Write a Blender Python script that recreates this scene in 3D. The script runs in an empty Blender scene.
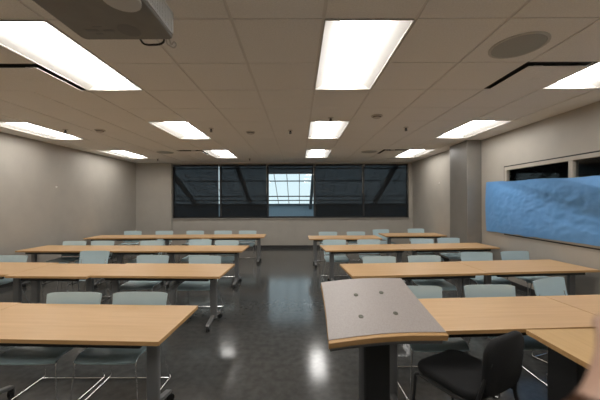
import bpy, bmesh, math, random
from mathutils import Vector, Matrix, noise
R = math.radians
PI = math.pi
sc = bpy.context.scene
COL = sc.collection
random.seed(4)

# ------------------------------------------------------------------ materials
def mat(name, color, rough=0.6, metal=0.0, spec=0.5, emit=None, estr=0.0):
    m = bpy.data.materials.new(name); m.use_nodes = True
    b = m.node_tree.nodes['Principled BSDF']
    b.inputs['Base Color'].default_value = (*color, 1)
    b.inputs['Roughness'].default_value = rough
    b.inputs['Metallic'].default_value = metal
    b.inputs['Specular IOR Level'].default_value = spec
    if emit:
        b.inputs['Emission Color'].default_value = (*emit, 1)
        b.inputs['Emission Strength'].default_value = estr
    return m

def noisy(m, c1, c2, scale=(8, 8, 8), detail=4, lo=.3, hi=.7, bump=0.0, bscale=None, dist=0.0):
    nt = m.node_tree; N = nt.nodes; L = nt.links
    b = N['Principled BSDF']
    tc = N.new('ShaderNodeTexCoord'); mp = N.new('ShaderNodeMapping')
    mp.inputs['Scale'].default_value = scale
    L.new(tc.outputs['Object'], mp.inputs['Vector'])
    nz = N.new('ShaderNodeTexNoise'); nz.inputs['Scale'].default_value = 1; nz.inputs['Detail'].default_value = detail
    nz.inputs['Distortion'].default_value = dist
    L.new(mp.outputs['Vector'], nz.inputs['Vector'])
    rp = N.new('ShaderNodeValToRGB')
    rp.color_ramp.elements[0].position = lo; rp.color_ramp.elements[0].color = (*c1, 1)
    rp.color_ramp.elements[1].position = hi; rp.color_ramp.elements[1].color = (*c2, 1)
    L.new(nz.outputs['Fac'], rp.inputs['Fac'])
    L.new(rp.outputs['Color'], b.inputs['Base Color'])
    if bump:
        n2 = nz
        if bscale:
            n2 = N.new('ShaderNodeTexNoise'); n2.inputs['Scale'].default_value = bscale; n2.inputs['Detail'].default_value = 3
            L.new(tc.outputs['Object'], n2.inputs['Vector'])
        bp = N.new('ShaderNodeBump'); bp.inputs['Strength'].default_value = bump; bp.inputs['Distance'].default_value = .01
        L.new(n2.outputs['Fac'], bp.inputs['Height']); L.new(bp.outputs['Normal'], b.inputs['Normal'])
    return m

M = {}
M['wall'] = noisy(mat('wall_paint', (.5, .45, .38), .62), (.385, .355, .31), (.415, .385, .335), (3, 3, 3), bump=.06, bscale=160)
M['column'] = noisy(mat('column_paint', (.2, .185, .165), .42), (.19, .178, .16), (.215, .2, .178), (4, 4, 4))
M['tile'] = noisy(mat('ceiling_tile', (.60, .55, .47), .95, spec=.1), (.80, .79, .755), (.89, .88, .845), (90, 90, 90), 3, bump=.25, bscale=120)
M['tbar'] = mat('ceiling_grid_metal', (.74, .72, .68), .5)
M['floor'] = noisy(mat('floor_vinyl', (.05, .05, .048), .14, spec=.45), (.057, .058, .056), (.083, .084, .081), (14, 14, 14), 6, .3, .7)
M['base'] = mat('rubber_base', (.035, .034, .033), .5)
M['wood'] = noisy(mat('beech_laminate', (.6, .4, .22), .42, spec=.35), (.545, .34, .17), (.63, .41, .215), (1.2, 28, 28), 5, .25, .75, dist=.4)
M['oak'] = noisy(mat('golden_laminate', (.56, .36, .15), .42, spec=.35), (.52, .325, .135), (.60, .39, .175), (28, 1.2, 28), 5, .25, .75, dist=.4)
M['edge'] = noisy(mat('beech_edge', (.52, .31, .14), .5), (.46, .265, .10), (.56, .33, .14), (3, 40, 40), 4)
M['under'] = mat('table_underside', (.05, .045, .04), .7)
M['legmetal'] = mat('grey_table_metal', (.24, .24, .238), .38, .5)
M['dark'] = mat('black_painted_steel', (.018, .018, .018), .45)
M['black'] = mat('black_plastic', (.012, .012, .012), .4)
M['chrome'] = mat('chrome', (.7, .7, .7), .18, 1.0)
M['shell'] = noisy(mat('pale_blue_plastic', (.36, .45, .45), .38), (.47, .605, .64), (.51, .64, .675), (6, 6, 6))
M['white'] = mat('white_reflector', (.86, .85, .82), .5)
M['lamp'] = mat('lit_lens', (.9, .9, .9), .5, emit=(1, .975, .94), estr=13.0)
M['speck'] = mat('off_white_plastic', (.55, .52, .47), .5)
M['grille'] = noisy(mat('grey_speaker_mesh', (.22, .23, .215), .7), (.33, .345, .32), (.41, .42, .40), (300, 300, 300), 2)
M['ring'] = mat('speaker_rim', (.56, .56, .52), .6)
M['gap'] = mat('black_gap', (.07, .07, .065), .8)
M['proj'] = noisy(mat('projector_casing', (.34, .34, .32), .5), (.22, .22, .205), (.25, .25, .235), (10, 10, 10))
M['projside'] = mat('projector_light_side', (.62, .62, .60), .5)
M['print'] = mat('printed_grey', (.2, .2, .2), .6)
M['laminate'] = noisy(mat('grey_speckled_laminate', (.52, .46, .43), .45), (.33, .29, .27), (.40, .355, .33), (160, 160, 160), 3)
M['bolt'] = mat('bolt_metal', (.13, .125, .10), .4, .6)
M['fabric'] = noisy(mat('black_upholstery', (.012, .012, .013), .85), (.005, .005, .0055), (.009, .009, .0095), (200, 200, 200), 2)
M['tarp'] = noisy(mat('blue_paper_sheet', (.11, .27, .55), .55), (.13, .34, .68), (.155, .37, .72), (3, 3, 3))
M['frame'] = mat('window_frame_beige', (.43, .39, .33), .5)
M['seal'] = mat('black_window_seal', (.015, .015, .014), .5)
M['dframe'] = mat('dark_window_frame', (.02, .021, .022), .5)
M['corr'] = mat('corridor_paint', (.10, .10, .10), .8)
M['steel'] = mat('dark_skylight_steel', (.07, .09, .10), .6)
M['parapet'] = mat('blue_grey_parapet', (.34, .42, .48), .8)
M['roofing'] = mat('roofing_grey', (.18, .2, .21), .9)
M['skin'] = noisy(mat('skin', (.42, .25, .17), .5), (.40, .235, .16), (.44, .265, .185), (40, 40, 40))
M['nail'] = mat('fingernail', (.55, .36, .28), .35)
M['sleeve'] = mat('dark_sleeve', (.05, .05, .06), .85)

def glass_mat(name, gl, tint):
    m = bpy.data.materials.new(name); m.use_nodes = True
    nt = m.node_tree; nt.nodes.clear()
    o = nt.nodes.new('ShaderNodeOutputMaterial'); mx = nt.nodes.new('ShaderNodeMixShader')
    t = nt.nodes.new('ShaderNodeBsdfTransparent'); g = nt.nodes.new('ShaderNodeBsdfGlossy')
    t.inputs['Color'].default_value = (*tint, 1); g.inputs['Roughness'].default_value = .03
    fr = nt.nodes.new('ShaderNodeFresnel'); fr.inputs['IOR'].default_value = gl
    nt.links.new(fr.outputs[0], mx.inputs[0]); nt.links.new(t.outputs[0], mx.inputs[1]); nt.links.new(g.outputs[0], mx.inputs[2])
    nt.links.new(mx.outputs[0], o.inputs[0])
    return m
M['glass'] = glass_mat('window_glass', 1.35, (.93, .96, .97))

def shade_mat():
    m = bpy.data.materials.new('mesh_shade_fabric'); m.use_nodes = True
    nt = m.node_tree; b = nt.nodes['Principled BSDF']; o = nt.nodes['Material Output']
    b.inputs['Base Color'].default_value = (.012, .013, .013, 1); b.inputs['Roughness'].default_value = .75
    b.inputs['Specular IOR Level'].default_value = .25
    t = nt.nodes.new('ShaderNodeBsdfTransparent'); t.inputs['Color'].default_value = (.9, .95, 1, 1)
    mx = nt.nodes.new('ShaderNodeMixShader'); mx.inputs[0].default_value = .175
    nt.links.new(b.outputs[0], mx.inputs[1]); nt.links.new(t.outputs[0], mx.inputs[2]); nt.links.new(mx.outputs[0], o.inputs[0])
    return m
M['shade'] = shade_mat()

# ------------------------------------------------------------------ mesh helpers
class MB:
    def __init__(s): s.v = []; s.f = []; s.mi = []
    def add(s, vs, fs, mi=0):
        n = len(s.v); s.v += [Vector(p) for p in vs]
        for f in fs: s.f.append([i + n for i in f]); s.mi.append(mi)
        return s
    def box(s, a, b, mi=0, rot=None, piv=None):
        (x0, y0, z0), (x1, y1, z1) = a, b
        vs = [Vector(p) for p in ((x0,y0,z0),(x1,y0,z0),(x1,y1,z0),(x0,y1,z0),(x0,y0,z1),(x1,y0,z1),(x1,y1,z1),(x0,y1,z1))]
        if rot is not None:
            c = Vector(piv) if piv else (Vector(a) + Vector(b)) / 2
            vs = [c + rot @ (p - c) for p in vs]
        return s.add(vs, [(0,3,2,1),(4,5,6,7),(0,1,5,4),(1,2,6,5),(2,3,7,6),(3,0,4,7)], mi)
    def tube(s, pts, r, n=8, mi=0, cap=True):
        pts = [Vector(p) for p in pts]; rings = []
        nrm = None
        for i, p in enumerate(pts):
            d = (pts[min(i+1, len(pts)-1)] - pts[max(i-1, 0)]).normalized()
            if nrm is None:
                nrm = d.orthogonal().normalized()
            else:
                nrm = (nrm - d * nrm.dot(d)).normalized()
            bn = d.cross(nrm)
            rr = r[i] if isinstance(r, (list, tuple)) else r
            rings.append([p + (nrm*math.cos(2*PI*k/n) + bn*math.sin(2*PI*k/n)) * rr for k in range(n)])
        vs = [q for rg in rings for q in rg]; fs = []
        for i in range(len(rings)-1):
            for k in range(n):
                k2 = (k+1) % n
                fs.append((i*n+k, i*n+k2, (i+1)*n+k2, (i+1)*n+k))
        if cap:
            fs.append(tuple(reversed(range(n)))); fs.append(tuple((len(rings)-1)*n+k for k in range(n)))
        return s.add(vs, fs, mi)
    def prism(s, poly, z0, z1, mi=0, mside=None, xf=None):
        n = len(poly)
        vs = [Vector((x, y, z0)) for x, y in poly] + [Vector((x, y, z1)) for x, y in poly]
        if xf: vs = [xf(p) for p in vs]
        s.add(vs, [tuple(reversed(range(n))), tuple(range(n, 2*n))], mi)
        k = len(s.v) - 2*n
        for i in range(n):
            j = (i+1) % n
            s.f.append([k+i, k+j, k+n+j, k+n+i]); s.mi.append(mi if mside is None else mside)
        return s
    def lathe(s, prof, c=(0,0,0), n=32, mi=0, axis='z'):
        c = Vector(c); vs = []; fs = []
        for r, h in prof:
            for k in range(n):
                a = 2*PI*k/n
                q = (r*math.cos(a), r*math.sin(a), h)
                if axis == 'y': q = (q[0], q[2], q[1])
                if axis == 'x': q = (q[2], q[0], q[1])
                vs.append(c + Vector(q))
        for i in range(len(prof)-1):
            for k in range(n):
                k2 = (k+1) % n
                fs.append((i*n+k, i*n+k2, (i+1)*n+k2, (i+1)*n+k))
        fs.append(tuple(reversed(range(n)))); fs.append(tuple((len(prof)-1)*n+k for k in range(n)))
        return s.add(vs, fs, mi)
    def shell(s, fn, nu, nv, th, mi=0):
        P = [[Vector(fn(i/nu, j/nv)) for j in range(nv+1)] for i in range(nu+1)]
        Nn = [[None]*(nv+1) for _ in range(nu+1)]
        for i in range(nu+1):
            for j in range(nv+1):
                du = P[min(i+1,nu)][j] - P[max(i-1,0)][j]; dv = P[i][min(j+1,nv)] - P[i][max(j-1,0)]
                Nn[i][j] = du.cross(dv).normalized()
        vs = [P[i][j] + Nn[i][j]*th/2 for i in range(nu+1) for j in range(nv+1)] + [P[i][j] - Nn[i][j]*th/2 for i in range(nu+1) for j in range(nv+1)]
        o = (nu+1)*(nv+1); w = nv+1; fs = []
        for i in range(nu):
            for j in range(nv):
                a, b, c, d = i*w+j, (i+1)*w+j, (i+1)*w+j+1, i*w+j+1
                fs.append((a,b,c,d)); fs.append((d+o,c+o,b+o,a+o))
        for i in range(nu):
            a, b = i*w, (i+1)*w; fs.append((b,a,a+o,b+o))
            a, b = i*w+nv, (i+1)*w+nv; fs.append((a,b,b+o,a+o))
        for j in range(nv):
            a, b = j, j+1; fs.append((a,b,b+o,a+o))
            a, b = nu*w+j, nu*w+j+1; fs.append((b,a,a+o,b+o))
        return s.add(vs, fs, mi)
    def build(s, name, mats, parent=None, smooth=None, bevel=0, loc=None):
        me = bpy.data.meshes.new(name)
        me.from_pydata([tuple(p) for p in s.v], [], s.f)
        bm = bmesh.new(); bm.from_mesh(me)
        for f, k in zip(bm.faces, s.mi): f.material_index = k
        bmesh.ops.recalc_face_normals(bm, faces=bm.faces)
        bm.to_mesh(me); bm.free()
        if not isinstance(mats, (list, tuple)): mats = [mats]
        for m in mats: me.materials.append(m)
        o = bpy.data.objects.new(name, me); COL.objects.link(o)
        if parent: o.parent = parent
        if loc: o.location = loc
        if bevel:
            b = o.modifiers.new('bevel', 'BEVEL'); b.width = bevel; b.segments = 2; b.limit_method = 'ANGLE'; b.angle_limit = R(40)
        if smooth is not None:
            for p in me.polygons: p.use_smooth = True
            me.set_sharp_from_angle(angle=R(smooth))
        return o

def tag(o, label=None, cat=None, group=None, kind=None):
    if label: o['label'] = label
    if cat: o['category'] = cat
    if group: o['group'] = group
    if kind: o['kind'] = kind
    return o
def empty(name, loc=(0,0,0), rz=0):
    o = bpy.data.objects.new(name, None); COL.objects.link(o)
    o.location = loc; o.rotation_euler = (0, 0, rz); o.empty_display_size = .1
    return o
def struct(mb, name, m, **k):
    return tag(mb.build(name, m, **k), kind='structure')
def copy_tree(o, parent=None):
    c = o.copy(); COL.objects.link(c)
    if parent: c.parent = parent
    for ch in o.children: copy_tree(ch, c)
    return c
def rrect(w, h, r, n=5, cx=0, cy=0):
    out = []
    for (sx, sy, a0) in ((1,1,0),(-1,1,90),(-1,-1,180),(1,-1,270)):
        for k in range(n+1):
            a = R(a0 + 90*k/n)
            out.append((cx + sx*(w/2-r) + r*math.cos(a), cy + sy*(h/2-r) + r*math.sin(a)))
    return out
def curve_pts(pts, n=6):
    """Catmull-Rom through pts"""
    P = [Vector(p) for p in pts]; P = [P[0]*2-P[1]] + P + [P[-1]*2-P[-2]]
    out = []
    for i in range(1, len(P)-2):
        a, b, c, d = P[i-1:i+3]
        for k in range(n):
            t = k/n
            out.append(.5*((2*b) + (c-a)*t + (2*a-5*b+4*c-d)*t*t + (3*b-a-3*c+d)*t**3))
    out.append(P[-2]); return out
def fillet(pts, r=.03, n=4):
    """polyline with rounded corners"""
    P = [Vector(p) for p in pts]; out = [P[0]]
    for i in range(1, len(P)-1):
        a = (P[i-1]-P[i]); b = (P[i+1]-P[i]); q = min(r, a.length*.45, b.length*.45)
        s, e = P[i]+a.normalized()*q, P[i]+b.normalized()*q
        for k in range(n+1):
            t = k/n; out.append(s*(1-t)**2 + P[i]*2*t*(1-t) + e*t*t)
    out.append(P[-1]); return out

# ------------------------------------------------------------------ room
CEIL = 3.01
XL, XR, YB, YF = -5.72, 4.09, 10.4, -2.0
PW, PX, X0, Y0 = .70, .687, .188, 2.185
struct(MB().box((XL-.2, YF-.2, -.1), (XR+.2, YB+.3, 0)), 'floor', M['floor'])
struct(MB().box((XL-.15, YF-.15, 0), (XL, YB+.15, CEIL+.35)), 'wall_left', M['wall'])
struct(MB().box((XL-.15, YF-.15, 0), (XR+.15, YF, CEIL+.35)), 'wall_front', M['wall'])
WX0, WX1, WZ0, WZ1 = -4.47, 3.87, 1.06, 2.965     # back window opening
bw = MB()
bw.box((XL-.15, YB, 0), (XR+.15, YB+.2, WZ0)); bw.box((XL-.15, YB, WZ1), (XR+.15, YB+.2, CEIL+.35))
bw.box((XL-.15, YB, WZ0), (WX0, YB+.2, WZ1)); bw.box((WX1, YB, WZ0), (XR+.15, YB+.2, WZ1))
struct(bw, 'wall_back', M['wall'])
struct(MB().box((XL, YB-.06, 0), (WX0, YB, CEIL)), 'wall_back_pier', M['wall'])
SY0, SY1, SZ0, SZ1 = 1.48, 5.88, .975, 2.335         # side window opening
rw = MB()
rw.box((XR, YF-.15, 0), (XR+.12, YB+.15, SZ0)); rw.box((XR, YF-.15, SZ1), (XR+.12, YB+.15, CEIL+.35))
rw.box((XR, YF-.15, SZ0), (XR+.12, SY0, SZ1)); rw.box((XR, SY1, SZ0), (XR+.12, YB+.15, SZ1))
struct(rw, 'wall_right', M['wall'])
struct(MB().box((4.00, 7.36, 0), (XR, YB, CEIL)), 'wall_right_recess', M['wall'])
struct(MB().box((3.76, 6.60, 0), (XR, 7.36, CEIL)), 'column', M['column'], bevel=.012)
# rubber base
struct(MB().box((WX0, YB-.012, 0), (XR, YB, .10)), 'baseboard_back', M['base'])
struct(MB().box((XL, YB-.072, 0), (WX0, YB-.06, .10)), 'baseboard_pier', M['base'])
struct(MB().box((XL, YF, 0), (XL+.012, YB-.06, .10)), 'baseboard_left', M['base'])
struct(MB().box((XR-.012, YF, 0), (XR, 6.6, .10)).box((3.988, 7.36, 0), (4.00, YB, .10)), 'baseboard_right', M['base'])

# ceiling of lay-in tiles, with openings for lights and diffusers
light_cells = [(i, j) for i in (-8, -4, 0, 4) for j in (-4, 0, 4, 8)]
diff_cells = [(-5, 1), (3, 1), (-5, 8), (3, 8)]
skip = set()
for i, j in light_cells: skip |= {(i, j), (i, j+1)}
skip |= set(diff_cells)
cm = MB()
for i in range(-10, 7):
    for j in range(-8, 13):
        if (i, j) in skip: continue
        xa, xb = max(XL, X0+i*PX), min(XR, X0+(i+1)*PX); ya, yb = max(YF, Y0+j*PW), min(YB, Y0+(j+1)*PW)
        if xb-xa < .005 or yb-ya < .005: continue
        cm.box((xa+.013, ya+.006, CEIL), (xb-.013, yb-.006, CEIL+.022))
struct(cm, 'ceiling', M['tile'])
struct(MB().box((XL-.15, YF-.15, CEIL+.34), (XR+.15, YB+.2, CEIL+.44)), 'ceiling_deck', M['corr'])
gm = MB(); tw = .012
for i in range(-9, 7):
    x = X0+i*PX
    if XL < x < XR: gm.box((x-.018, YF, CEIL+.009), (x+.018, YB, CEIL+.016))
def cross_runs(j):
    """stretches of a cross tee that do not pass under a light"""
    for i in range(-10, 7):
        if any(i == a and j == b+1 for a, b in light_cells): continue
        yield max(XL, X0+i*PX+tw), min(XR, X0+(i+1)*PX-tw)
for j in range(-7, 13):
    y = Y0+j*PW
    if not YF < y < YB: continue
    for xa, xb in cross_runs(j):
        if xb > xa: gm.box((xa, y-tw, CEIL+.008), (xb, y+tw, CEIL+.015))
struct(gm, 'trim_1', M['tbar'])
cv = MB()
cv.box((XL, YF, CEIL-.003), (XL+.022, YB-.06, CEIL+.005)); cv.box((XR-.022, YF, CEIL-.003), (XR, YB, CEIL+.005))
cv.box((XL, YB-.022, CEIL-.003), (XR, YB, CEIL+.005))
struct(cv, 'trim_2', M['tbar'])

# ------------------------------------------------------------------ troffers
def make_light():
    t = empty('ceiling_light')
    w, l = PX-.014, 2*PW-.03
    x, y = w/2, l/2; lx, ly, h = .19, y-.035, .075
    O = [(-x,-y,0),(x,-y,0),(x,y,0),(-x,y,0)]
    I = [(-lx,-ly,h),(lx,-ly,h),(lx,ly,h),(-lx,ly,h)]
    hb = MB().add(O+I, [(0,1,5,4),(1,2,6,5),(2,3,7,6),(3,0,4,7)])
    O2 = [(px, py, h+.03) for px, py, _ in O]
    hb.add(O+O2, [(0,4,5,1),(1,5,6,2),(2,6,7,3),(3,7,4,0),(4,7,6,5)])
    hb.build('reflector', M['white'], t)
    lb = MB(); q = [(-lx, h-.001), (-lx+.04, .035), (-.07, .022), (.07, .022), (lx-.04, .035), (lx, h-.001)]
    n = len(q); lb.add([(a, -ly+.004, b) for a, b in q]+[(a, ly-.004, b) for a, b in q],
        [(i, i+1, n+i+1, n+i) for i in range(n-1)]+[tuple(range(n)), tuple(reversed(range(n, 2*n)))])
    lb.build('lens', M['lamp'], t)
    fr = MB(); e = .008
    fr.box((-x,-y,-.003),(x,-y+e,.004)); fr.box((-x,y-e,-.003),(x,y,.004)); fr.box((-x,-y,-.003),(-x+e,y,.004)); fr.box((x-e,-y,-.003),(x,y,.004))
    fr.build('frame', M['speck'], t)
    return t
colname = {-8: 'beside the left wall', -4: 'left of the middle strip', 0: 'in the middle strip', 4: 'in the strip nearest the right wall'}
rowname = {-4: 'behind the viewer', 0: 'nearest', 4: 'second', 8: 'farthest'}
lab = {
 (-8,4): 'lit recessed ceiling light along the left wall, the nearer and larger one',
 (-8,8): 'lit recessed ceiling light along the left wall, the far one near the back corner',
 (-4,0): 'large lit ceiling light below and left of the projector, cut by the picture edge',
 (-4,4): 'lit ceiling light second in the strip left of centre, left of the sprinkler heads',
 (-4,8): 'small lit ceiling light left of centre, above the back window\'s left shades',
 (0,0): 'large bright ceiling light at top centre, nearest of the middle strip',
 (0,4): 'lit ceiling light in the middle strip, second of its three',
 (0,8): 'small lit ceiling light in the middle strip, above the unshaded window pane',
 (4,0): 'lit ceiling light at the right edge, beside the square air diffuser',
 (4,4): 'lit ceiling light above the grey column at right',
 (4,8): 'small lit ceiling light at the back right corner, above the right window shade'}
proto = make_light(); first = True
for i, j in light_cells:
    o = proto if first else copy_tree(proto); first = False
    o.location = (X0+i*PX+PX/2, Y0+j*PW+PW, CEIL)
    tag(o, lab.get((i, j), 'lit recessed ceiling light over the front of the room, out of the picture'), 'ceiling light', 'recessed ceiling lights')

# ------------------------------------------------------------------ air diffusers
def make_diffuser():
    t = empty('ceiling_diffuser')
    s = PX/2
    b = MB()
    b.box((-s, -s, .11), (s, s, .12)); b.box((-s, -s, .005), (-s+.012, s, .11)); b.box((s-.012, -s, .005), (s, s, .11))
    b.box((-s, -s, .005), (s, -s+.012, .11)); b.box((-s, s-.012, .005), (s, s, .11))
    b.build('recess_box', M['gap'], t)
    q = s-.031
    MB().box((-q, -q, -.026), (q, q, -.018)).box((-.05, -.05, -.03), (.05, .05, .11)).build('plate', M['tile'], t, bevel=.004)
    return t
dl = {(-5,1): 'square air diffuser with dark gap, left of the large left ceiling light',
      (3,1): 'square air diffuser with dark gap, left of the light at the right edge',
      (-5,8): 'far square air diffuser left of centre, before the back window',
      (3,8): 'far square air diffuser beside the back right ceiling light'}
proto = make_diffuser(); first = True
for c in diff_cells:
    o = proto if first else copy_tree(proto); first = False
    o.location = (X0+c[0]*PX+PX/2, Y0+c[1]*PW+PW/2, CEIL)
    tag(o, dl[c], 'air diffuser', 'square ceiling air diffusers')

# ------------------------------------------------------------------ round speakers, sprinklers, detectors
def make_speaker():
    t = empty('ceiling_speaker')
    MB().lathe([(.222, .004), (.222, -.006), (.208, -.012), (.2, -.008), (.2, .004)], n=48).build('rim', M['ring'], t, smooth=40)
    MB().lathe([(.2, -.004), (.198, -.009), (.1, -.012), (.001, -.013)], n=48).build('grille', M['grille'], t, smooth=40)
    return t
proto = make_speaker(); first = True
for x, y, l in ((1.92, 2.58, 'large round grey ceiling speaker at upper right'),
                (1.93, 8.10, 'far round ceiling speaker right of centre, before the back window'),
                (-3.67, 8.10, 'far round ceiling speaker left of centre, beside the air diffuser')):
    o = proto if first else copy_tree(proto); first = False
    o.location = (x, y, CEIL); tag(o, l, 'ceiling speaker', 'round ceiling speakers')
def make_sprinkler():
    t = empty('fire_sprinkler')
    MB().lathe([(.045, 0), (.045, -.006), (.02, -.012), (.018, -.012)], n=20).build('escutcheon', M['speck'], t, smooth=40)
    b = MB().tube([(0,0,-.008), (0,0,-.045)], .012, 10)
    for s in (-1, 1): b.tube(fillet([(s*.012,0,-.02), (s*.022,0,-.04), (s*.004,0,-.062)], .01), .004, 6)
    b.build('body', M['dark'], t, smooth=40)
    MB().lathe([(.003, -.058), (.026, -.062), (.026, -.066), (.003, -.067)], n=16).build('deflector', M['dark'], t, smooth=30)
    return t
proto = make_sprinkler(); first = True
for px, y, l in ((-4.35, 5.50, 'fire sprinkler on the ceiling beside the light by the left wall'),
                (-1.62, 5.45, 'fire sprinkler on the ceiling right of the second left light'),
                (-.16, 5.62, 'fire sprinkler on the ceiling just left of the second middle light'),
                (.52, 4.78, 'fire sprinkler just in front of the second middle ceiling light'),
                (1.97, 5.42, 'fire sprinkler on the ceiling left of the light above the column'),
                (-1.55, 9.3, 'far fire sprinkler on the ceiling between two small back lights'),
                (-4.45, 9.3, 'far fire sprinkler near the back left corner of the ceiling')):
    o = proto if first else copy_tree(proto); first = False
    o.location = (px, y, CEIL-.002); tag(o, l, 'sprinkler', 'ceiling fire sprinklers')
def make_detector(px, y, l):
    t = tag(empty('smoke_detector', (px, y, CEIL)), l, 'smoke detector', 'round ceiling detectors')
    MB().lathe([(.088, .002), (.088, -.014), (.08, -.02)], n=28).build('base', M['speck'], t, smooth=30)
    MB().lathe([(.062, -.018), (.062, -.03), (.05, -.042), (.002, -.046)], n=28).build('sensor_cap', M['speck'], t, smooth=30)
    MB().lathe([(.066, -.020), (.066, -.029), (.06, -.029)], n=28).build('vent_ring', M['dark'], t, smooth=30)
make_detector(1.24, 4.68, 'round smoke detector on the ceiling right of the middle lights')
make_detector(-3.74, 5.55, 'small round detector on the ceiling left of the second left light')
make_detector(-.94, 5.75, 'small round detector on the ceiling left of the middle sprinkler')

# ------------------------------------------------------------------ back window, shades, skylight outside
mull = [-2.785, -1.11, .55, 2.29]
fr = MB(); d0, d1 = YB+.07, YB+.15
fr.box((WX0, d0, WZ0), (WX1, d1, WZ0+.06)); fr.box((WX0, d0, WZ1-.06), (WX1, d1, WZ1))
fr.box((WX0, d0, WZ0), (WX0+.05, d1, WZ1)); fr.box((WX1-.05, d0, WZ0), (WX1, d1, WZ1))
for x in mull: fr.box((x-.035, d0, WZ0), (x+.035, d1, WZ1))
w1 = struct(fr, 'window_1', M['dframe'])
edges = [WX0] + mull + [WX1]
for a, b in zip(edges[:-1], edges[1:]):
    MB().box((a+.03, YB+.105, WZ0+.05), (b-.03, YB+.111, WZ1-.05)).build('pane', M['glass'], w1)
struct(MB().box((WX0-.04, YB-.05, WZ0-.025), (WX1+.02, YB+.07, WZ0)), 'window_sill', M['wall'], bevel=.004)
sl = ['dark mesh roller shade fully down, leftmost of the back window',
      'dark mesh roller shade fully down, just left of the bright open pane',
      'dark mesh roller shade rolled up, above the bright open pane',
      'dark mesh roller shade fully down, just right of the bright open pane',
      'dark mesh roller shade fully down, at the right end of the back window']
for k, (a, b) in enumerate(zip(edges[:-1], edges[1:])):
    t = tag(empty('roller_shade', ((a+b)/2-(.016 if k == 0 else 0), YB+.04, WZ1-.05)), sl[k], 'roller shade', 'roller shades on the back window')
    w = (b-a)/2 - (.034 if k == 0 else .022); bot = 2.62 if k == 2 else WZ0+.015
    MB().tube([(-w, 0, .01), (w, 0, .01)], .03, 16).build('roller_tube', M['dframe'], t, smooth=40)
    MB().shell(lambda u, v: (-w+.01+(2*w-.02)*u, .026, .0+(bot-WZ1+.05)*v), 6, 6, .0012).build('shade_fabric', M['shade'], t)
    zb = bot-WZ1+.05
    MB().box((-w+.01, .018, zb-.002), (w-.01, .032, zb+.028)).build('hem_bar', M['dframe'], t, bevel=.004)
    for s in (-1, 1): MB().box((s*w-.006, -.028, -.03), (s*w+.006, .03, .045)).build('bracket', M['speck'], t)
    MB().tube([(w-.012, .0, .0), (w-.012, 0, -1.0)], .004, 6).build('chain', M['speck'], t)
# sloping skylight of a neighbouring atrium, falling away from the window
sk = tag(empty('atrium_skylight', (0, 13, 0)), 'sloping steel-framed atrium skylight seen outside through the back window', 'skylight')
YH, ZH, YLo, ZLo = 11.2, 3.70, 16.0, 1.47
def sl_pt(x, t, dz=0): return (x, YH+(YLo-YH)*t-13, ZH+(ZLo-ZH)*t+dz)
for k in range(-18, 16):
    MB().tube([sl_pt(.02+k*.56, 0), sl_pt(.02+k*.56, 1)], .016, 6).build('rafter', M['steel'], sk)
def y_at(py):   # fraction down the slope seen at a picture height
    q = (201-py)/295
    # z = 1.66+q*y ; z = ZH + s*(y-YH)
    s = (ZLo-ZH)/(YLo-YH); y = (ZH - s*YH - 1.66)/(q - s)
    return (y-YH)/(YLo-YH)
for py, r in ((168.5, .024), (181, .026), (196.3, .03), (200.4, .028), (205, .05)):
    t_ = y_at(py) if py < 205 else 1
    MB().tube([sl_pt(-10.5, t_), sl_pt(8.8, t_)], r, 8).build('purlin', M['steel'], sk)
for x in (-8.6, -5.45, -2.55, .62, 4.00, 7.2):
    a, b = Vector(sl_pt(x, 0, -.16)), Vector(sl_pt(x, 1, -.16))
    MB().add([a+Vector((-.07,0,-.10)), a+Vector((.07,0,-.10)), a+Vector((.07,0,.10)), a+Vector((-.07,0,.10)),
              b+Vector((-.07,0,-.10)), b+Vector((.07,0,-.10)), b+Vector((.07,0,.10)), b+Vector((-.07,0,.10))],
             [(0,1,2,3),(7,6,5,4),(0,4,5,1),(1,5,6,2),(2,6,7,3),(3,7,4,0)]).build('main_beam', M['steel'], sk)
struct(MB().box((-11, 16.05, -.1), (9.5, 16.35, 1.45)), 'wall_atrium', M['parapet'])
struct(MB().box((-11, 10.75, -.2), (9.5, 16.05, -.1)), 'ground_atrium', M['roofing'])

# ------------------------------------------------------------------ side window and dark corridor behind
sf = MB(); x0, x1 = XR-.012, XR+.07; fw = .062; g = .022
yn, yf, za, zb = SY0+g, SY1-g, SZ0+g, SZ1-g
sf.box((x0, yn, za), (x1, yf, za+fw)); sf.box((x0, yn, zb-fw), (x1, yf, zb)); sf.box((x0, yn, za+fw), (x1, yn+fw, zb-fw)); sf.box((x0, yf-fw, za+fw), (x1, yf, zb-fw))
for y in (4.43, 2.98): sf.box((x0, y-.037, za+fw), (x1, y+.037, zb-fw))
w2 = struct(sf, 'window_2', M['frame'], bevel=.004)
ss = MB()
ss.box((XR-.004, SY0, SZ0), (XR+.1, SY1, SZ0+g)); ss.box((XR-.004, SY0, SZ1-g), (XR+.1, SY1, SZ1)); ss.box((XR-.004, SY0, SZ0), (XR+.1, SY0+g, SZ1)); ss.box((XR-.004, SY1-g, SZ0), (XR+.1, SY1, SZ1))
struct(ss, 'trim_3', M['seal'])
for a, b in ((SY0+.05, 2.96), (3.00, 4.41), (4.45, SY1-.05)):
    MB().box((XR+.03, a, SZ0+.05), (XR+.036, b, SZ1-.05)).build('pane', M['glass'], w2)
struct(MB().box((XR+1.9, YF-.15, 0), (XR+2.0, YB+.15, CEIL+.3)), 'wall_corridor', M['corr'])
struct(MB().box((XR+.12, YF-.15, -.1), (XR+2.0, YB+.15, 0)), 'floor_corridor', M['corr'])
struct(MB().box((XR+.12, YF-.15, CEIL), (XR+2.0, YB+.15, CEIL+.1)), 'ceiling_corridor', M['corr'])
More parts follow.
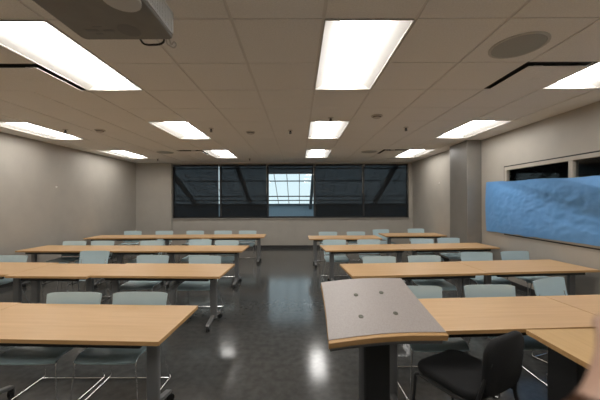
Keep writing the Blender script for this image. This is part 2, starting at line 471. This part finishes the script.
struct(MB().box((XR+.12, YF-.25, -.1), (XR+2.0, YF-.15, CEIL+.1)).box((XR+.12, YB+.15, -.1), (XR+2.0, YB+.25, CEIL+.1)), 'wall_corridor_end', M['corr'])

# blue paper sheet taped over the window
pm = MB(); ny, nz = 150, 50; PY0, PY1 = 6.39, 1.9
def paper(u, v):
    y = PY0+(PY1-PY0)*u
    top = 2.052-.030*(PY0-y); bot = 1.0+.016*(PY0-y)
    top += .008*math.sin(u*23)+.006*noise.noise((u*30, 0, 3)); bot += .012*noise.noise((u*22, 5, 1))
    z = bot+(top-bot)*v
    d = 0
    for k, (fy, fz, am) in enumerate(((1.2, 2.0, .016), (4.5, 5.5, .012), (11, 13, .007), (21, 26, .004))):
        n_ = noise.noise((y*fy+z*fz*.45, z*fz-y*fy*.25, k*7.3))
        d += am*(1-2*abs(n_)) if k else am*n_
    edge = min(1, v*5+.25, (1-v)*4+.1, u*12+.12)
    q = v-(1-1.25*(u-.04)); lean = .30*min(.5, max(0, q))*min(1, .3+max(0, q)*4)
    x = XR-.030-(.012+d*.75)*edge-.02*math.sin(PI*v)-lean
    if u < .1: y -= .0; z += .0
    return (x, y, z)
pm.shell(paper, ny, nz, .0015)
sheet = tag(pm.build('paper_sheet', M['tarp'], smooth=60), 'crinkled blue paper sheet taped across the right wall window', 'paper sheet')

# ------------------------------------------------------------------ training tables
TH = .715
def caster(mb_parent, x, y, ang):
    c = MB()
    rot = Matrix.Rotation(ang, 3, 'Z')
    for s in (-.012, .012):
        n = len(c.v); c.lathe([(.012, -.009), (.03, -.009), (.033, -.004), (.033, .004), (.03, .009), (.012, .009)], n=18, axis='x')
        for k in range(n, len(c.v)): c.v[k] = Vector((x, y, .033)) + rot @ (c.v[k] + Vector((s, .012, 0)))
    c.build('caster', M['black'], mb_parent, smooth=40)
    h = MB().tube([(x, y, .05), (x, y, .085)], .008, 8)
    h.build('caster_stem', M['chrome'], mb_parent, smooth=40)
def make_table(w, d=.70, top=None, edge=None, name='training_table', apron=True):
    t = empty(name)
    tt = MB().prism(rrect(w, d, .008, 3), TH-.028, TH, 0, 1)
    tt.build('tabletop', [top or M['wood'], edge or M['edge']], t)
    ub = MB().box((-w/2+.03, -d/2+.03, TH-.034), (w/2-.03, d/2-.03, TH-.0285))
    ub.build('underside_panel', M['under'], t)
    xi = w/2-.16; yl = -.12
    MB().box((-xi, -.03, TH-.105), (xi, .03, TH-.036)).build('crossbeam', M['dark'], t, bevel=.004)
    for s in (-1, 1):
        x = s*xi
        lg = MB().prism(rrect(.09, .05, .012, 3, x, yl), .10, TH-.06).build('leg', M['legmetal'], t, smooth=40)
        MB().box((x-.04, -.26, TH-.075), (x+.04, .20, TH-.035)).build('bracket', M['dark'], lg, bevel=.006)
        ft = MB()          # an arched beam from front to rear
        prof = [(-.25, .080), (-.235, .098), (-.06, .14), (.06, .14), (.235, .098), (.25, .080), (.235, .072), (.05, .10), (-.05, .10), (-.235, .072)]
        n = len(prof)
        vs = [(x-.024, y+yl, z) for y, z in prof]+[(x+.024, y+yl, z) for y, z in prof]
        fs = [tuple(range(n)), tuple(reversed(range(n, 2*n)))]+[(i, (i+1) % n, n+(i+1) % n, n+i) for i in range(n)]
        ft.add(vs, fs); ft.build('foot', M['legmetal'], lg, bevel=.006)
        caster(lg, x, yl-.23, .5*s); caster(lg, x, yl+.23, -.7*s)
    MB().box((-xi, -d/2+.05, TH-.075), (xi, -d/2+.08, TH-.035)).build('front_rail', M['dark'], t, bevel=.003)
    return t
def place_table(p0, p1, d, label, group=None, **k):
    """p0, p1: near left and near right corners of the top"""
    a, b = Vector((*p0, 0)), Vector((*p1, 0)); u = (b-a); w = u.length; u.normalize()
    v = Vector((-u.y, u.x, 0)); c = (a+b)/2 + v*d/2
    t = make_table(w, d, **k); t.location = c; t.rotation_euler.z = math.atan2(u.y, u.x)
    return tag(t, label, 'table', group)
def lerp(a, b, t): return (a[0]+(b[0]-a[0])*t, a[1]+(b[1]-a[1])*t)
def row(p0, p1, cuts, d, labels, group, jit=None):
    """tables standing end to end between p0 and p1; cuts are x positions of the joints"""
    xs = [p0[0]] + cuts + [p1[0]]; out = []
    for k, (a, b) in enumerate(zip(xs[:-1], xs[1:])):
        q0, q1 = lerp(p0, p1, (a-p0[0])/(p1[0]-p0[0])), lerp(p0, p1, (b-p0[0])/(p1[0]-p0[0]))
        g_ = .003
        dy = (jit or [0]*9)[k]
        out.append(place_table((q0[0]+g_, q0[1]+dy), (q1[0]-g_, q1[1]+dy), d, labels[k], group))
    return out
row((-4.3, 2.135), (-.945, 1.985), [-2.64], .69,
    ['beech-topped training table in the front left row, mostly beyond the picture edge',
     'large beech-topped training table in the left foreground, nearest the viewer'], 'left front row of training tables', [.02, 0])
row((-5.35, 3.89), (-1.0, 3.70), [-3.77, -2.68], .755,
    ['beech-topped training table of the second left row, at the left picture edge',
     'short beech-topped training table in the middle of the second left row, stepped forward',
     'beech-topped training table at the aisle end of the second left row'], 'second left row of training tables', [.02, -.05, 0])
row((-5.50, 5.70), (-1.08, 5.57), [-3.75, -2.70], .72,
    ['beech-topped training table of the third left row, against the left wall',
     'short beech-topped training table in the middle of the third left row',
     'beech-topped training table at the aisle end of the third left row'], 'third left row of training tables', [0, 0, .02])
row((-5.58, 7.62), (-.92, 7.75), [-3.70, -2.50], .72,
    ['beech-topped training table of the farthest left row, at its left end near the wall',
     'short beech-topped training table in the middle of the farthest left row',
     'beech-topped training table at the aisle end of the farthest left row'], 'fourth left row of training tables')
# right side
row((.58, 2.11), (4.0, 2.30), [2.45], .70,
    ['beech-topped training table just right of the lectern in the front right row',
     'beech-topped training table at the right picture edge, in the front right row'], 'right front row of training tables')
row((.66, 3.69), (4.06, 3.96), [2.48], .735,
    ['beech-topped training table behind the lectern, aisle end of the second right row',
     'beech-topped training table of the second right row, against the windowed wall'], 'second right row of training tables', [0, .015])
row((.50, 5.60), (4.02, 5.90), [2.20], .69,
    ['beech-topped training table at the aisle end of the third right row',
     'beech-topped training table of the third right row, in front of the grey column'], 'third right row of training tables')
place_table((.25, 7.34), (2.08, 7.36), .70, 'beech-topped training table at the aisle end of the farthest right row', 'fourth right row of training tables')
place_table((2.33, 7.90), (3.985, 7.95), .70, 'beech-topped training table set further back in the farthest right row, partly behind the column', 'fourth right row of training tables')
# instructor's table turned end on, with a dark pedestal
it = tag(empty('instructor_table', (2.035, 1.51, 0)), 'golden-topped table turned end-on at the right front, butted against the front right row', 'table')
it.rotation_euler.z = R(1.5)
MB().prism(rrect(.74, 1.30, .008, 3), TH-.03, TH+.002, 0, 1).build('tabletop', [M['oak'], M['edge']], it)
MB().box((-.29, .34, 0), (-.20, .56, TH-.031)).box((.13, .28, 0), (.29, .56, TH-.031)).build('pedestal', M['black'], it, bevel=.006)
MB().box((-.20, .50, .15), (.13, .53, TH-.031)).build('modesty_panel', M['black'], it)
for s in (-1, 1):
    MB().tube([(s*.29, -.57, 0), (s*.29, -.57, TH-.03)], .022, 12).build('leg', M['dark'], it, smooth=40)

# ------------------------------------------------------------------ shell chairs
def make_chair():
    t = empty('shell_chair')
    def seat(u, v):   # u across, v front(0) to rear(1)
        x = (u-.5)*(.47+.02*math.sin(PI*v)); y = -.235+.445*v
        c = 1-(2*u-1)**2
        z = .452 - .013*c*math.sin(PI*min(1, v*1.1)) - .055*max(0, .22-v)**2/.0484*.55 + .012*max(0, v-.8)/.2
        if v < .08: y += .018*(abs(2*u-1)**4)
        if v > .92: y -= .018*(abs(2*u-1)**4)
        return (x, y, z)
    MB().shell(seat, 14, 14, .013).build('seat', M['shell'], t, smooth=60)
    def back(u, v):
        w = .468+.045*v; q = 2*u-1
        x = q*w/2
        z = .49+.315*v - .014*abs(q)**8*v
        y = .235+.075*v - .012*q*q + .006*math.sin(PI*v)
        return (x, y, z)
    MB().shell(back, 16, 12, .012).build('backrest', M['shell'], t, smooth=60)
    for s in (-1, 1):
        p = fillet([(s*.205, -.06, .437), (s*.235, -.205, .425), (s*.262, -.235, .02), (s*.275, -.215, .012), (s*.285, .285, .012), (s*.275, .30, .03), (s*.218, .175, .43), (s*.212, .235, .52), (s*.205, .272, .66)], .03)
        MB().tube(p, .0065, 8).build('side_frame', M['chrome'], t, smooth=60)
        for y in (-.19, .26): MB().box((s*.281-.012, y-.018, 0), (s*.281+.012, y+.018, .014)).build('glide', M['black'], t, bevel=.003)
    MB().tube([(-.281, .27, .014), (.281, .27, .014)], .0055, 8).build('floor_crossbar', M['chrome'], t)
    MB().tube([(-.218, .0, .437), (-.2, 0, .425), (.2, 0, .425), (.218, .0, .437)], .0065, 8).build('seat_crossbar', M['chrome'], t)
    return t
proto = make_chair(); first = True
def chair(x, yb, label, group, rz=0, off=.315):
    """x of the backrest, yb depth of the backrest's top edge"""
    global first
    o = proto if first else copy_tree(proto); first = False
    o.location = (x+math.sin(R(rz))*off, yb-off*math.cos(R(rz)), 0); o.rotation_euler.z = R(rz)
    tag(o, label, 'chair', group)
G = 'chairs tucked behind the left front row'
chair(-2.12, 2.80, 'pale blue shell chair behind the left foreground table, left of its two', G)
chair(-1.50, 2.80, 'pale blue shell chair behind the left foreground table, right of its two', G)
G = 'chairs tucked behind the second left row'
chair(-4.62, 4.76, 'pale blue shell chair at the left picture edge, behind the second left row', G)
chair(-3.56, 5.16, 'pale blue shell chair pushed well back from the second left row, its backrest standing tall', G)
chair(-2.33, 4.72, 'pale blue shell chair behind the second left row, second from the aisle', G)
chair(-1.48, 4.66, 'pale blue shell chair behind the second left row, nearest the aisle', G)
G = 'chairs tucked behind the third left row'
chair(-4.90, 6.46, 'pale blue shell chair behind the third left row, leftmost, by the left wall', G)
chair(-4.30, 6.48, 'pale blue shell chair behind the third left row, second from the left wall', G)
chair(-3.22, 6.48, 'pale blue shell chair behind the third left row, in its middle', G)
chair(-2.22, 6.65, 'pale blue shell chair behind the third left row, second from the aisle, slightly pulled out', G)
chair(-1.58, 6.48, 'pale blue shell chair behind the third left row, nearest the aisle', G)
G = 'chairs behind the farthest left row'
for x, n in ((-4.75, 'leftmost of its five'), (-3.85, 'second from the left'), (-2.97, 'third of five'), (-2.17, 'second from the aisle'), (-1.47, 'nearest the aisle')):
    chair(x*1.02, 8.62, 'pale blue shell chair behind the farthest left row, ' + n, G)
G = 'chairs tucked behind the right front row'
chair(1.17, 2.97, 'pale blue shell chair behind the front right table, half hidden by the lectern', G)
chair(1.92, 3.0, 'pale blue shell chair behind the front right table, second right of the lectern', G)
chair(2.72, 3.24, 'pale blue shell chair behind the front right row, turned sideways, nearest the windowed wall', G, 20)
G = 'chairs tucked behind the second right row'
chair(1.23, 4.56, 'pale blue shell chair behind the second right row, nearest the aisle', G)
chair(1.95, 4.62, 'pale blue shell chair behind the second right row, second from the aisle', G)
chair(2.93, 4.90, 'pale blue shell chair behind the second right row, third from the aisle, pushed further back', G, -4)
chair(3.62, 4.98, 'pale blue shell chair behind the second right row, under the window\'s left corner', G, 6)
G = 'chairs tucked behind the third right row'
chair(.78, 6.54, 'pale blue shell chair behind the third right row, nearest the aisle', G)
chair(1.54, 6.56, 'pale blue shell chair behind the third right row, second from the aisle', G)
chair(2.75, 6.62, 'pale blue shell chair behind the third right row, third from the aisle', G)
chair(3.42, 6.78, 'pale blue shell chair behind the third right row, in front of the grey column', G)
G = 'chairs behind the farthest right row'
chair(.80, 8.22, 'pale blue shell chair behind the farthest right row, nearest the aisle', G)
chair(1.58, 8.24, 'pale blue shell chair behind the farthest right row, second from the aisle', G)
chair(2.44, 8.85, 'pale blue shell chair standing at the step between the two farthest right tables', G, 8)
chair(3.57, 9.04, 'pale blue shell chair behind the farthest right row, closest to the column', G)

# ------------------------------------------------------------------ black visitor chair at the front right
bc = tag(empty('upholstered_chair', (1.15, 2.06, 0), R(-152)), 'black upholstered chair in the right foreground, turned toward the front right table', 'chair')
def pad(poly, z0, z1, inset, xf):
    mb = MB(); n = len(poly)
    c = Vector((sum(p[0] for p in poly)/n, sum(p[1] for p in poly)/n))
    layers = [(inset, z0), (0, z0+(z1-z0)*.3), (0, z0+(z1-z0)*.7), (inset*.5, z0+(z1-z0)*.93), (inset*1.6, z1)]
    rings = []
    for ins, z in layers:
        rings.append([xf(Vector((p[0]-(p[0]-c.x)/max(1e-6, Vector((p[0]-c.x, p[1]-c.y)).length)*ins, p[1]-(p[1]-c.y)/max(1e-6, Vector((p[0]-c.x, p[1]-c.y)).length)*ins, z))) for p in poly])
    vs = [q for r_ in rings for q in r_]; fs = []
    for i in range(len(rings)-1):
        for k in range(n): fs.append((i*n+k, i*n+(k+1) % n, (i+1)*n+(k+1) % n, (i+1)*n+k))
    fs.append(tuple(reversed(range(n)))); fs.append(tuple((len(rings)-1)*n+k for k in range(n)))
    return mb.add(vs, fs)
seatp = rrect(.47, .45, .09, 6)
pad(seatp, .41, .475, .02, lambda p: Vector((p.x, p.y-.02, p.z + .012*math.cos(p.y*5)))).build('seat', M['fabric'], bc, smooth=50)
backp = rrect(.40, .36, .10, 7)
tl = Matrix.Rotation(R(-5), 3, 'X')
def bxf(p):   # upright pad: x, y->z, z->thickness
    q = Vector((p.x, -p.z + .20*p.x*p.x*-1, p.y)); q = tl @ q
    return q + Vector((0, .262, .65))
pad(backp, -.02, .025, .015, bxf).build('backrest', M['fabric'], bc, smooth=50)
for s in (-1, 1):
    MB().tube(fillet([(s*.215, -.20, .41), (s*.225, -.225, .40), (s*.235, -.255, .0)], .03), .0115, 10).build('leg', M['dark'], bc, smooth=50)
    MB().tube(fillet([(s*.235, .30, .0), (s*.215, .205, .40), (s*.205, .235, .52), (s*.17, .272, .70)], .05), .0115, 10).build('leg', M['dark'], bc, smooth=50)
    MB().tube([(s*.217, -.2, .40), (s*.213, .205, .40)], .0115, 10).build('side_rail', M['dark'], bc, smooth=50)
for y in (-.18, .17): MB().tube([(-.215, y, .402), (.215, y, .402)], .010, 10).build('cross_rail', M['dark'], bc, smooth=50)

# ------------------------------------------------------------------ lectern
lc = tag(empty('lectern', (.44, 1.66, 0), .088), 'lectern with a tilted grey laminate top and wooden edge on a black post', 'lectern')
tilt, roll = .3404, .0288
org = Vector((.4405, 1.461, .990))
u = Vector((math.cos(.08796), math.sin(.08796), 0)); v0 = Vector((-math.sin(.08796), math.cos(.08796), 0))
vv = v0*math.cos(tilt)+Vector((0,0,1))*math.sin(tilt); u = (u*math.cos(roll)+u.cross(vv)*math.sin(roll)).normalized(); nn = u.cross(vv).normalized()
inv = (Matrix.Translation(lc.location) @ Matrix.Rotation(.088, 4, 'Z')).inverted()
def lx(p): return inv @ (org + u*p[0] + vv*p[1] + nn*p[2])
wf, wb, dp = .60, .526, .47
poly = []
for k in range(17):          # near edge, bowed inward
    t = k/16; poly.append((-wf/2+wf*t, .018*math.sin(PI*t)))
for k in range(1, 8):        # right edge
    t = k/8; poly.append((wf/2+(wb-wf)/2*t - .004*math.sin(PI*t), dp*t))
for k in range(17):          # far edge, bowed outward
    t = k/16; poly.append((wb/2-wb*t, dp+.022*math.sin(PI*t)))
for k in range(1, 8):
    t = k/8; poly.append((-wb/2-(wf-wb)/2*t + .006*math.sin(PI*t), dp*(1-t)))
MB().prism(poly, -.003, 0, 0, xf=lambda p: lx(p)).build('laminate_top', M['laminate'], lc)
inn = [(x*1.004, y-(.020 if k < 17 else 0)) for k, (x, y) in enumerate(poly)]
MB().prism(inn, -.036, -.0035, 0, xf=lambda p: lx(p)).build('wooden_edge', M['edge'], lc)
low = [(x*.97, .0+y*.965) for x, y in poly]
MB().prism(low, -.075, -.034, 0, xf=lambda p: lx(p)).build('underframe', M['legmetal'], lc)
for a, b in ((-.0745, .3286), (.0834, .3365), (-.096, .1462), (.0988, .1542)):
    bm_ = MB().lathe([(.0135, 0), (.0135, .0018), (.011, .003), (.005, .003), (.0045, .0015)], n=20)
    bm_.v = [lx((a+p.x, b+p.y, p.z)) for p in bm_.v]
    bm_.build('bolt', M['bolt'], lc, smooth=40)
pz = inv @ Vector((.428, 1.70, 0))
MB().prism(rrect(.15, .12, .012, 3, pz.x, pz.y), .03, .97).build('post', M['black'], lc, smooth=40)
MB().prism(rrect(.46, .42, .05, 5, pz.x, pz.y), .0, .03).build('base_plate', M['black'], lc, bevel=.004)

# ------------------------------------------------------------------ projector
pj = tag(empty('ceiling_projector', (-1.01, 1.50, 0)), 'grey projector hanging from the ceiling at the upper left', 'projector')
zb_, zt_ = 1.66+.965, 1.66+1.115
MB().prism(rrect(.535, .52, .03, 4), zb_, zt_).build('casing', M['proj'], pj, smooth=40, bevel=.006)
gr = MB()
gr.box((.268, -.22, zb_+.012), (.2765, .23, zb_+.020)); gr.box((.268, -.22, zt_-.02), (.2765, .23, zt_-.012))
gr.box((.268, -.22, zb_+.012), (.2765, -.205, zt_-.012)); gr.box((.268, .215, zb_+.012), (.2765, .23, zt_-.012))
gr.build('grille_frame', M['projside'], pj)
sl_ = MB()
for k in range(22): sl_.box((.268, -.195+k*.0187, zb_+.02), (.274, -.187+k*.0187, zt_-.02))
for k in range(5): sl_.box((.2675, -.205, zb_+.032+k*.0215), (.2725, .215, zb_+.036+k*.0215))
sl_.build('grille', M['projside'], pj)
MB().lathe([(.085, .0), (.085, -.012), (.07, -.018), (.002, -.02)], (.17, -.10, zb_), 40).build('underside_cover', M['projside'], pj, smooth=30)
MB().lathe([(.05, 0), (.05, -.03), (.04, -.035), (.036, -.02), (.004, -.016)], (.02, -.26, zb_+.08), 32, axis='y').build('lens', M['black'], pj, smooth=30)
st = MB()
for (a, b, w_, h_) in ((-.15, .16, .07, .02), (-.06, .165, .06, .016), (-.13, .195, .04, .012), (-.10, .125, .05, .01)): st.box((a-w_/2, b-h_/2, zb_-.0012), (a+w_/2, b+h_/2, zb_+.001))
st.lathe([(.06, .001), (.06, -.001), (.045, -.0012)], (.055, .165, zb_), 28)
st.build('printed_marks', M['print'], pj)
MB().tube([(0, 0, zt_-.01), (0, 0, CEIL+.003)], .025, 16).build('mount_pole', M['speck'], pj, smooth=40)
MB().lathe([(.09, CEIL+.003), (.09, CEIL-.012), (.03, CEIL-.02)], n=28).build('mount_plate', M['speck'], pj, smooth=30)
MB().tube(curve_pts([(.05, .255, zb_+.04), (.055, .30, zb_+.01), (.075, .31, zb_-.002), (.12, .31, zb_-.004), (.165, .31, zb_+.002), (.19, .30, zb_+.02), (.195, .25, zb_+.05)]), .006, 8).build('power_cable', M['black'], pj, smooth=60)
MB().tube(curve_pts([(.215, .25, zb_+.05), (.21, .295, zb_), (.222, .305, zb_-.012), (.245, .31, zb_-.022), (.262, .305, zb_-.008), (.25, .30, zb_+.01), (.23, .305, zb_-.003), (.235, .25, zb_+.045)]), .004, 8).build('cable_loop', M['speck'], pj, smooth=60)

# ------------------------------------------------------------------ small wall fittings
def hook(loc, rz, label):
    t = tag(empty('wall_hook', loc, rz), label, 'wall hook')
    MB().lathe([(.022, 0), (.022, .006), (.012, .012), (.004, .013)], (0,0,0), 20, axis='x').build('plate', M['white'], t, smooth=40)
    MB().tube(fillet([(.008, 0, .0), (.03, 0, -.004), (.036, 0, .014)], .01), .004, 8).build('peg', M['white'], t, smooth=50)
hook((XL, 6.95, 2.01), 0, 'small white hook on the bare left wall')
hook((4.00, 8.4, 2.16), PI, 'small hook on the right wall between column and back window')

# ------------------------------------------------------------------ the photographer's hand at the lower right
hd = tag(empty('person', (.1585, .165, 1.492)), 'blurred bare hand close to the viewer at the lower right corner', 'person')
def skin(name, chains, parent, m, sub=2):
    """chains: lists of (point, radius); a chain may start on an earlier vertex index"""
    vs, es, rs = [], [], []
    for ch in chains:
        prev = None
        for it_ in ch:
            if isinstance(it_, int): prev = it_; continue
            vs.append(it_[0]); rs.append(it_[1])
            if prev is not None: es.append((prev, len(vs)-1))
            prev = len(vs)-1
    me = bpy.data.meshes.new(name); me.from_pydata(vs, es, [])
    o = bpy.data.objects.new(name, me); COL.objects.link(o); o.parent = parent
    sm = o.modifiers.new('skin', 'SKIN'); sm.use_smooth_shade = True
    for k, r in enumerate(rs):
        d_ = me.skin_vertices[0].data[k]; d_.radius = (r, r); d_.use_root = (k == 0)
    ss_ = o.modifiers.new('sub', 'SUBSURF'); ss_.levels = sub; ss_.render_levels = sub
    me.materials.append(m); return o
# local axes of the hand: origin at the palm centre; fingers run up-right
ax = Vector((.85, .06, .52)).normalized(); sd = Vector((.52, -.05, -.85)).normalized()   # along fingers / across to the little finger
nd = ax.cross(sd)
def hp(a, s_, n_=0): return tuple(ax*a - sd*s_ + nd*n_)
palm = [[(hp(-.07, .010), .022), (hp(-.03, .004), .026), (hp(.0, .002), .028)]]
body = skin('hand', [
    [(hp(-.30, .03, -.03), .036), (hp(-.16, .02, -.015), .031), (hp(-.075, .010), .024), (hp(-.035, .006), .029), (hp(.005, .002), .031), (hp(.032, .0), .027)],
    [5, (hp(.050, -.026, .002), .0115), (hp(.085, -.029, .012), .0100), (hp(.107, -.027, .028), .0092), (hp(.120, -.025, .044), .0080)],
    [5, (hp(.056, -.004, .0), .0118), (hp(.094, -.004, .010), .0102), (hp(.119, -.003, .027), .0094), (hp(.132, -.002, .045), .0082)],
    [5, (hp(.052, .018, .0), .0112), (hp(.087, .021, .010), .0098), (hp(.110, .021, .026), .0090), (hp(.122, .020, .043), .0078)],
    [5, (hp(.042, .036, .002), .0100), (hp(.068, .043, .011), .0086), (hp(.085, .044, .024), .0078), (hp(.094, .043, .037), .0068)],
    [3, (hp(-.015, -.030, .012), .0165), (hp(.012, -.046, .024), .0125), (hp(.036, -.052, .036), .0105), (hp(.052, -.051, .044), .0088)],
], hd, M['skin'])
cu = MB().tube([hp(-.34, .034, -.035), hp(-.30, .031, -.03), hp(-.20, .023, -.019), hp(-.19, .022, -.018)], [.05, .048, .043, .040], 20)
cu.build('sleeve', M['sleeve'], hd, smooth=60)

# ------------------------------------------------------------------ sky and camera
w = bpy.data.worlds.new('sky'); sc.world = w; w.use_nodes = True
bg = w.node_tree.nodes['Background']
nt = w.node_tree
tc = nt.nodes.new('ShaderNodeTexCoord'); sp = nt.nodes.new('ShaderNodeSeparateXYZ'); rp = nt.nodes.new('ShaderNodeValToRGB')
nt.links.new(tc.outputs['Generated'], sp.inputs[0]); nt.links.new(sp.outputs['Z'], rp.inputs['Fac'])
rp.color_ramp.elements[0].position = 0; rp.color_ramp.elements[0].color = (.72, .86, .90, 1)
rp.color_ramp.elements[1].position = .6; rp.color_ramp.elements[1].color = (.60, .80, .92, 1)
nt.links.new(rp.outputs['Color'], bg.inputs['Color'])
bg.inputs['Strength'].default_value = 1.15

cd = bpy.data.cameras.new('camera'); cam = bpy.data.objects.new('camera', cd); COL.objects.link(cam)
cd.sensor_width = 36; cd.lens = 295*36/600
cd.clip_start = .02; cd.clip_end = 200
cd.shift_x = 1/600; cd.shift_y = 1/600
cam.location = (0, 0, 1.66); cam.rotation_euler = (R(90), R(.2), 0)
cd.dof.use_dof = True; cd.dof.focus_distance = 4.5; cd.dof.aperture_fstop = cd.lens/6.0
sc.camera = cam
sc.view_settings.view_transform = 'Standard'; sc.view_settings.look = 'None'
sc.view_settings.exposure = .10; sc.view_settings.gamma = 1; sc.view_settings.use_curve_mapping = False
sc.cycles.use_denoising = True
sc.cycles.max_bounces = 10; sc.cycles.diffuse_bounces = 6; sc.cycles.transparent_max_bounces = 16
